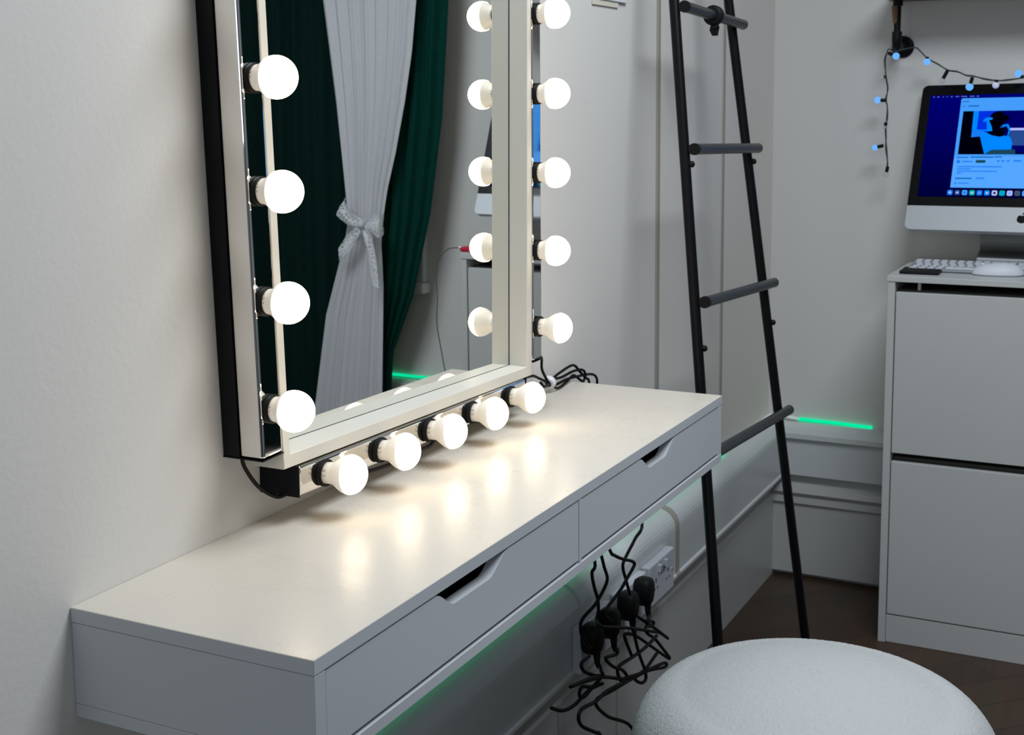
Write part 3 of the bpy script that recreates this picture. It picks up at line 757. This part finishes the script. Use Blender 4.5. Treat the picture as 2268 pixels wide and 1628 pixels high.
# screen contents, flat quads just in front of the glass
def E(n, c, s=1.): return emit(n, c, s)
SM = [mat('wallpaper_blue', (0, 0, 0), .3, emis=(0, 0, .16), estr=1., spec=0.), E('window_blue', (.06, .33, .95)), E('cool_blue_fill', (.09, .38, 1.)), E('video_black', (.0, .0, .004)),
      E('video_navy', (0, .0, .13)), E('video_azure', (.0, .24, 1.)), E('video_mid', (.0, .03, .75)), E('text_blue', (.0, .12, .50)), E('pill_dark', (.01, .06, .10)),
      E('lilac', (.45, .5, 1.)), E('teal', (.0, .45, .42)), E('bright_blue', (.01, .2, .9)), E('steel', (.02, .07, .28)), E('grey', (.06, .09, .12)), E('menu_text', (.10, .16, .60))]
nt = SM[0].node_tree; b = nt.nodes['Principled BSDF']; tcn = nt.nodes.new('ShaderNodeTexCoord'); sp = nt.nodes.new('ShaderNodeSeparateXYZ')
nt.links.new(tcn.outputs['Object'], sp.inputs[0]); rp = nt.nodes.new('ShaderNodeMapRange')
rp.inputs['From Min'].default_value = .13; rp.inputs['From Max'].default_value = .42; rp.inputs['To Min'].default_value = .018; rp.inputs['To Max'].default_value = .17
nt.links.new(sp.outputs['Z'], rp.inputs['Value']); cmb = nt.nodes.new('ShaderNodeCombineColor'); nt.links.new(rp.outputs['Result'], cmb.inputs['Blue']); nt.links.new(cmb.outputs['Color'], b.inputs['Emission Color'])
g = MB(); lev = [.0008]
def poly(P, mi):
    lev[0] += .00002; z = lev[0]
    g.add([(x, y, z) for x, y in P], [tuple(range(len(P)))], mi, False, MI)
def rect(x0, x1, y0, y1, mi): poly([(x0, y0), (x1, y0), (x1, y1), (x0, y1)], mi)
def ell(cx, cy, a, b_, mi, n=20): poly([(cx + a * math.cos(2 * math.pi * k / n), cy + b_ * math.sin(2 * math.pi * k / n)) for k in range(n)], mi)
rect(-.2425, .2425, .0835, .3475, 0)
for x0, x1 in ((-.2362, -.2325), (-.2270, -.2215), (-.2135, -.2115), (-.204, -.202), (-.1945, -.190), (-.1835, -.175), (-.170, -.156), (-.150, -.139), (-.134, -.128)): rect(x0, x1, .3424, .3446, 14)
poly(rrect(-.1685, .215, .1075, .3385, .004), 1)
rect(-.1685, .215, .1075, .188, 2)
rect(-.165, -.150, .3290, .3310, 12); rect(-.1502, -.1250, .3165, .3195, 7); rect(-.1625, -.158, .316, .3195, 11)
# video still
vx0, vx1, vy0, vy1 = -.1605, .095, .1925, .3045
rect(vx0, vx1, vy0, vy1, 3)
rect(-.0880, vx1, .2590, vy1, 4); rect(-.060, vx1, .196, .254, 4); rect(-.048, vx1, .215, .252, 12); rect(-.0500, vx1, .2535, .2595, 9)
poly([(-.1348, .2365), (-.1130, .2385), (-.080, .262), (-.080, .3045), (-.1361, .3045)], 6)
poly([(-.1348, .2365), (-.1130, .2385), (-.106, .252), (-.1345, .254)], 11)
poly([(-.1352, .256), (-.124, .256), (-.124, .3045), (-.1361, .3045)], 5)
rect(-.134, -.098, .2530, .2560, 5)
ell(-.0800, .2810, .0190, .0220, 3); poly([(-.095, .262), (-.066, .262), (-.060, .240), (-.094, .240)], 3); ell(-.0640, .2850, .0110, .0085, 3)
poly([(-.1130, .2770), (-.1075, .2860), (-.0990, .2880), (-.0900, .2860), (-.0915, .2815), (-.1010, .2800), (-.1070, .2760)], 5)
poly([(-.1040, .2800), (-.0985, .2800), (-.0900, .2620), (-.0880, .2520), (-.1000, .2520)], 5)
poly([(-.1147, .2385), (-.1091, .2525), (-.0880, .2410), (-.0700, .2370), (-.0600, .2400), (-.0470, .2380), (-.0397, .2221), (-.0405, .1990), (-.0900, .1990), (-.0998, .1927)], 5)
poly([(-.0712, .2600), (-.0650, .2680), (-.0540, .2700), (-.0473, .2570), (-.0500, .2380), (-.0530, .2380), (-.0510, .2540), (-.0570, .2650), (-.0660, .2620)], 5)
poly([(-.0998, .1927), (-.0850, .2040), (-.0320, .2050), (-.0300, .1927)], 8)
# page text
rect(-.162, -.135, .1832, .1858, 7); rect(-.130, -.078, .1838, .1868, 7); rect(-.076, -.0591, .1845, .1872, 7)
ell(-.1573, .1738, .0045, .0045, 11); rect(-.148, -.125, .1725, .1755, 11); poly(rrect(-.1177, -.0946, .1708, .1778, .0034), 8)
for x in (-.069, -.059, -.047): rect(x, x + .006, .1735, .1775, 11)
rect(-.032, -.0146, .1742, .1778, 11)
for y_, xe in ((.1608, -.057), (.1550, -.125), (.1492, -.066), (.1440, -.148)): rect(-.158, xe, y_ - .0013, y_ + .0013, 11)
rect(-.160, -.1216, .1292, .1325, 7); rect(-.1126, -.0925, .1300, .1330, 11); rect(-.1592, -.1562, .1165, .1205, 7); rect(-.152, -.128, .1175, .1200, 11)
# dock icons
pal = [11, 12, 1, 10, 11, 5, 9, 10, 9, 13, 2, 11, 9, 5, 10]
for i in range(15):
    cx = -.1675 + i * .01690; poly(rrect(cx - .0062, cx + .0062, .0885, .1012, .003, n=4), pal[i])
    ell(cx, .0948, .0030, .0028, (9, 9, 11, 9, 2, 9, 3, 5, 2, 12, 11, 9, 11, 9, 9)[i], 12)
g.build('screen', SM, comp)
# stand: neck and foot
MC = Matrix.Translation(-V(comp.location))
back_c = O + u2 * .13 - nn * .036
neck = [back_c + V((-.004, 0, 0)), back_c + V((.035, 0, -.045)), V((2.478, -.62, .170)), V((2.470, -.62, .125)), V((2.440, -.62, TZ + .026)), V((2.405, -.62, TZ + .020))]
sp_ = []
P_ = [neck[0] * 2 - neck[1]] + neck + [neck[-1] * 2 - neck[-2]]
for i in range(1, len(P_) - 2):
    for k in range(6):
        t_ = k / 6; a, b, c, d = P_[i - 1], P_[i], P_[i + 1], P_[i + 2]
        sp_.append(0.5 * ((2 * b) + (c - a) * t_ + (2 * a - 5 * b + 4 * c - d) * t_ * t_ + (3 * b - a - 3 * c + d) * t_ ** 3))
sp_.append(neck[-1])
g = MB(); vs = []; fs = []
for i, p in enumerate(sp_):
    q_ = sp_[min(i + 1, len(sp_) - 1)] - sp_[max(i - 1, 0)]; nrm = V((q_.z, 0, -q_.x)).normalized() * .004
    for (yy, s_) in ((.085, 1), (-.085, 1), (-.085, -1), (.085, -1)): vs.append(p + nrm * s_ + V((0, yy, 0)))
    if i:
        for k in range(4): fs.append(((i - 1) * 4 + k, (i - 1) * 4 + (k + 1) % 4, i * 4 + (k + 1) % 4, i * 4 + k))
fs += [(0, 1, 2, 3), tuple(len(vs) - 4 + k for k in range(4))]
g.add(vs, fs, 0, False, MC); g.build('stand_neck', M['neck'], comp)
g = MB(); g.box((2.400, -.705, TZ + .010), (2.520, -.535, TZ + .023), bev=.003, M=MC); g.build('stand_foot', M['alu'], comp)
g = MB(); g.box((2.412, -.695, TZ + .0003), (2.510, -.545, TZ + .011), bev=.001, M=MC); g.build('foot_shadow_block', M['rubber'], comp)  # dark block added where the shadow falls under the stand foot

# ------------------------------------------------------------------ shelf with pipe bracket
sh = empty('pipe_shelf', (XF, -.326, .62)); tag(sh, 'dark wooden shelf on a black pipe bracket at the top right', 'shelf')
so = V(sh.location)
g = MB(); g.box(V((2.36, -.84, .731)) - so, V((XF - .001, -.300, .757)) - so, bev=.002); g.build('shelf_board', M['wood'], sh)
g = MB(); g.lathe([(0, 0), (.027, 0), (.027, .004), (.024, .006), (.014, .008), (.013, .020), (0, .020)], 32, M=Matrix.Translation((-.0005, 0, 0)) @ Matrix.Rotation(math.radians(-90), 4, 'Y')); g.build('wall_flange', M['pipe'], sh)
g = MB(); g.tube([(-.015, 0, 0), (-.072, 0, .0), (-.083, 0, .010), (-.085, 0, .022), (-.085, 0, .106)], .0082, n=16)
g.tube([(-.060, 0, 0), (-.076, 0, 0), (-.085, 0, .012), (-.085, 0, .034)], .0118, n=16); g.tube([(-.085, 0, .096), (-.085, 0, .110)], .0118, n=16, smoothpath=False)
g.build('pipe', M['pipe'], sh)
g = MB(); g.tube([(-.088, .004, .055), (-.0895, .0045, .075), (-.089, .006, .095)], lambda t: lerp(.0060, .0085, t), n=12); g.build('strap', M['leather'], sh)

# ------------------------------------------------------------------ fairy lights
fl = empty('fairy_lights', (2.46, -.32, .60)); tag(fl, 'string of small blue-white fairy lights draped from the pipe bracket over the computer', 'fairy lights')
fo = V(fl.location)
wv = [(2.46,-.333,.609),(2.455, -0.321, 0.606), (2.45, -0.309, 0.613), (2.46, -0.302, 0.603), (2.46, -0.299, 0.584), (2.46, -0.301, 0.547), (2.46, -0.306, 0.517), (2.46, -0.304, 0.49), (2.46, -0.307, 0.47), (2.46, -0.306, 0.444), (2.46, -0.305, 0.427), (2.46, -0.306, 0.399), (2.46, -0.306, 0.369), (2.46, -0.311, 0.339), (2.46, -0.312, 0.324)]
wh = [(2.455, -0.332, 0.609), (2.46, -0.368, 0.615), (2.46, -0.382, 0.605), (2.46, -0.4, 0.587), (2.46, -0.424, 0.573), (2.46, -0.447, 0.559), (2.46, -0.469, 0.555), (2.46, -0.49, 0.545), (2.46, -0.506, 0.543), (2.46, -0.53, 0.537), (2.46, -0.558, 0.532), (2.46, -0.581, 0.532), (2.46, -0.608, 0.536), (2.46, -0.622, 0.54), (2.46, -0.646, 0.551), (2.46, -.70, .585), (2.46, -.76, .63), (2.46, -.80, .731)]
M['wire'] = mat('dark_green_wire', (.02, .035, .03), .5, noise=(20, .1))
g = MB(); g.tube([V(p) - fo for p in wv], .0015, n=6); g.tube([V(p) + V((0, .0025 * math.sin(i * 1.9), .002 * math.cos(i * 1.3))) - fo for i, p in enumerate(wv[3:])], .0012, n=6)
g.tube([V(p) - fo for p in wh], .0017, n=6); g.tube([V(p) + V((.001, .001 * math.sin(i * 2.1), .0018 * math.cos(i * 1.7))) - fo for i, p in enumerate(wh)], .0012, n=6)
g.build('wire', M['wire'], fl)
def fb(anchor, c, m, r=.0085):
    a = V(anchor) - fo; c = V(c) - fo; d = (c - a).normalized()
    h = MB().tube([a, c - d * r * .6], .0044, n=10, smoothpath=False).build('bulb_holder', M['rubber'], fl)
    prof = [(0, -r)] + [(r * math.sin(math.pi * k / 12), -r * math.cos(math.pi * k / 12)) for k in range(1, 12)] + [(0, r)]
    q_ = Matrix.Translation(c) @ d.to_track_quat('Z', 'Y').to_matrix().to_4x4()
    MB().lathe(prof, 20, M=q_).build('fairy_bulb', M[m], h)
fb((2.452, -.308, .603), (2.445, -.3270, .5950), 'fairy'); fb((2.46, -.302, .4880), (2.46, -.2830, .4890), 'fairy')
fb((2.46, -.3000, .3770), (2.46, -.2800, .3720), 'fairy', .0075); fb((2.46, -.398, .592), (2.46, -.3980, .5800), 'fairy')
fb((2.46, -.504, .541), (2.46, -.4980, .5180), 'fairy', .009); fb((2.46, -.559, .534), (2.46, -.5570, .5210), 'fairydim', .008)
fb((2.46, -.617, .538), (2.46, -.6070, .5470), 'fairy', .009)
fb((2.46, -.299, .546), (2.46, -.2930, .5440), 'clear', .006); fb((2.46, -.305, .434), (2.46, -.3020, .4220), 'clear', .006)
fb((2.46, -.312, .325), (2.46, -.3080, .3060), 'clear', .0075); fb((2.46, -.447, .559), (2.46, -.4340, .5340), 'clear', .0075)

# ------------------------------------------------------------------ curtains (seen in the mirror)
def cloth(name, mat_, xbase, zs, left, right, pleats, amp, ncol=160, gather=None, parent=None, o=None):
    vs = []; fs = []
    nz = len(zs)
    for z in zs:
        yl, yr = left(z), right(z)
        wd = abs(yl - yr)
        for c in range(ncol + 1):
            t_ = c / ncol
            a = amp * (wd ** .3)
            ph = 2 * math.pi * pleats * t_
            x = xbase + a * math.sin(ph) + .35 * a * math.sin(ph * 2.3 + z * 1.7) + .25 * a * math.sin(ph * .43 + z * 3)
            if gather: x += gather(z, t_)
            y = lerp(yr, yl, t_)
            vs.append((x - (o[0] if o else 0), y - (o[1] if o else 0), z - (o[2] if o else 0)))
    for i in range(nz - 1):
        for c in range(ncol):
            k = i * (ncol + 1) + c
            fs.append((k, k + 1, k + ncol + 2, k + ncol + 1))
    g = MB(); g.add(vs, fs, 0, True)
    ob = g.build(name, mat_, parent)
    sol = ob.modifiers.new('th', 'SOLIDIFY'); sol.thickness = .0015
    return ob
def zr(a, b, n): return [lerp(a, b, i / n) for i in range(n + 1)]
CS = -.07
gl_ = lambda z: CS - 1.27
gm_ = lambda z: CS - 1.25
gr_ = lambda z: CS + pw([(-.60, -1.195), (-.36, -1.19), (-.257, -1.1816), (-.08, -1.105), (.168, -1.040), (.45, -.995), (.783, -.968), (1.55, -.955)], z)
gc = empty('green_curtain', (2.42, -1.6, 1.5)); tag(gc, 'dark green floor-length curtain on the far wall, seen in the mirror', 'curtain')
cloth('curtain_cloth', M['greencloth'], 2.420, zr(-.60, 1.50, 60), gl_, gr_, 5, .013, 220, parent=gc, o=gc.location)
dc = empty('shaded_curtain', (2.42, -2.0, 1.5)); tag(dc, 'shaded left side of the dark green curtain, near-black cloth standing for shade, seen in the mirror', 'curtain')  # extra panel added for the shaded side of the green curtain
cloth('curtain_cloth', M['shadedcloth'], 2.435, zr(-.60, 1.50, 60), lambda z: -2.5, gm_, 16, .012, 320, parent=dc, o=dc.location)
vc = empty('voile_curtain', (2.37, -1.24, 1.5)); tag(vc, 'sheer white curtain gathered by a lace bow in front of the green curtain', 'curtain')
vl_ = lambda z: CS + pw([(-.75, -1.50), (-.435, -1.446), (-.15, -1.395), (.0, -1.345), (.09, -1.315), (.148, -1.303), (.25, -1.312), (.50, -1.337), (.80, -1.375), (1.5, -1.45)], z)
vr_ = lambda z: CS + pw([(-.75, -1.19), (-.37, -1.192), (-.05, -1.180), (.08, -1.185), (.148, -1.178), (.24, -1.160), (.35, -1.128), (.50, -1.092), (.64, -1.065), (.80, -1.045), (1.5, -1.02)], z)
cloth('voile_cloth', M['voile'], 2.375, zr(-.75, 1.50, 90), vl_, vr_, 7, .0055, 220, parent=vc, o=vc.location)
rod = empty('curtain_rod', (2.44, -1.6, 1.525)); tag(rod, 'black curtain rod above the window', 'curtain rod')
MB().tube([(0, .72, 0), (0, -.95, 0)], .012, n=16, smoothpath=False).build('rod', M['pipe'], rod)
for y_ in (.66, -.66):
    MB().tube([(0, y_, 0), (.0995, y_, 0)], .008, n=12, smoothpath=False).build('bracket', M['pipe'], rod)
# lace bow
bw = empty('lace_bow', (2.338, -1.289, .140)); tag(bw, 'white lace bow tied around the sheer curtain', 'bow')
def ribbon(P1, P2, depth, n=14, name='loop'):
    """surface between two edge polylines given in (y, z); depth(t) gives x"""
    vs = []; fs = []
    for i in range(n + 1):
        t_ = i / n
        def S(P):
            k = t_ * (len(P) - 1); j = min(int(k), len(P) - 2); f = k - j
            return (lerp(P[j][0], P[j + 1][0], f), lerp(P[j][1], P[j + 1][1], f))
        a = S(P1); b = S(P2)
        for j in range(7):
            s_ = j / 6
            vs.append((-depth(t_) - .003 * math.sin(s_ * 9 + t_ * 4), lerp(a[0], b[0], s_), lerp(a[1], b[1], s_)))
    for i in range(n):
        for j in range(6):
            k = i * 7 + j; fs.append((k, k + 1, k + 8, k + 7))
    g = MB(); g.add(vs, fs, 0, True); ob = g.build(name, M['lace'], bw)
# image-left of the mirror = further from the wall (more negative y)
ribbon([(0, .012), (-.034, .040), (-.052, .080), (-.060, .078)], [(0, -.012), (-.045, -.002), (-.086, .026), (-.092, .040)], lambda t: .022 * math.sin(t * math.pi) + .004, name='loop')
ribbon([(0, .012), (.036, .034), (.068, .040), (.072, .030)], [(0, -.012), (.038, -.020), (.066, -.036), (.070, -.030)], lambda t: .022 * math.sin(t * math.pi) + .004, name='loop')
ribbon([(0, .006), (-.050, -.030), (-.084, -.075), (-.080, -.108)], [(0, -.012), (-.018, -.045), (-.040, -.075), (-.080, -.108)], lambda t: .012 + .01 * t, name='tail')
ribbon([(0, .006), (.040, -.030), (.054, -.095), (.062, -.185)], [(0, -.012), (.006, -.045), (.024, -.100), (.044, -.180)], lambda t: .012 + .01 * t, name='tail')
MB().lathe([(0, -.012), (.008, -.010), (.011, 0), (.008, .010), (0, .012)], 16, M=Matrix.Translation((-.016, 0, 0))).build('knot', M['voile'], bw)

# ------------------------------------------------------------------ lights
def area(name, loc, rot, size, power, col, sy=None):
    d = bpy.data.lights.new(name, 'AREA'); d.energy = power; d.color = col; d.size = size
    if sy: d.shape = 'RECTANGLE'; d.size_y = sy
    o = bpy.data.objects.new(name, d); COL.objects.link(o); o.location = loc; o.rotation_euler = rot
    return o
area('ceiling_light', (.75, -1.05, CZ - .03), (0, 0, 0), .9, 39., (.82, .905, 1.))
area('cool_blue_fill', (XB + .05, -1.1, .7), (0, math.radians(-90), 0), .9, 7., (.72, .84, 1.))  # added cool fill near the back wall, no window there

# ------------------------------------------------------------------ world
wd = bpy.data.worlds.new('World'); bpy.context.scene.world = wd; wd.use_nodes = True
wd.node_tree.nodes['Background'].inputs[0].default_value = (.5, .6, .75, 1); wd.node_tree.nodes['Background'].inputs[1].default_value = .05

# ------------------------------------------------------------------ camera
cam = bpy.data.cameras.new('Camera'); co_ = bpy.data.objects.new('Camera', cam); COL.objects.link(co_)
F_ = V((.88002531, .45628067, -.13177025)); R2 = V((.45897426, -.88838211, -.01094792)); U_ = V((.12205765, .05084471, .99121983))
co_.matrix_world = Matrix(((R2.x, U_.x, -F_.x, -.9215), (R2.y, U_.y, -F_.y, -.9497), (R2.z, U_.z, -F_.z, .4873), (0, 0, 0, 1)))
cam.sensor_width = 36; cam.lens = 2933.1154 / 2268 * 36
cam.shift_x = 48.4316 / 2268; cam.shift_y = -191.3529 / 2268
cam.clip_start = .02
cam.dof.use_dof = True; cam.dof.focus_distance = 1.5; cam.dof.aperture_fstop = 18
sc = bpy.context.scene; sc.camera = co_
sc.view_settings.view_transform = 'Standard'
sc.view_settings.look = 'None'
sc.view_settings.exposure = 0
sc.cycles.sample_clamp_indirect = 4
sc.cycles.max_bounces = 10
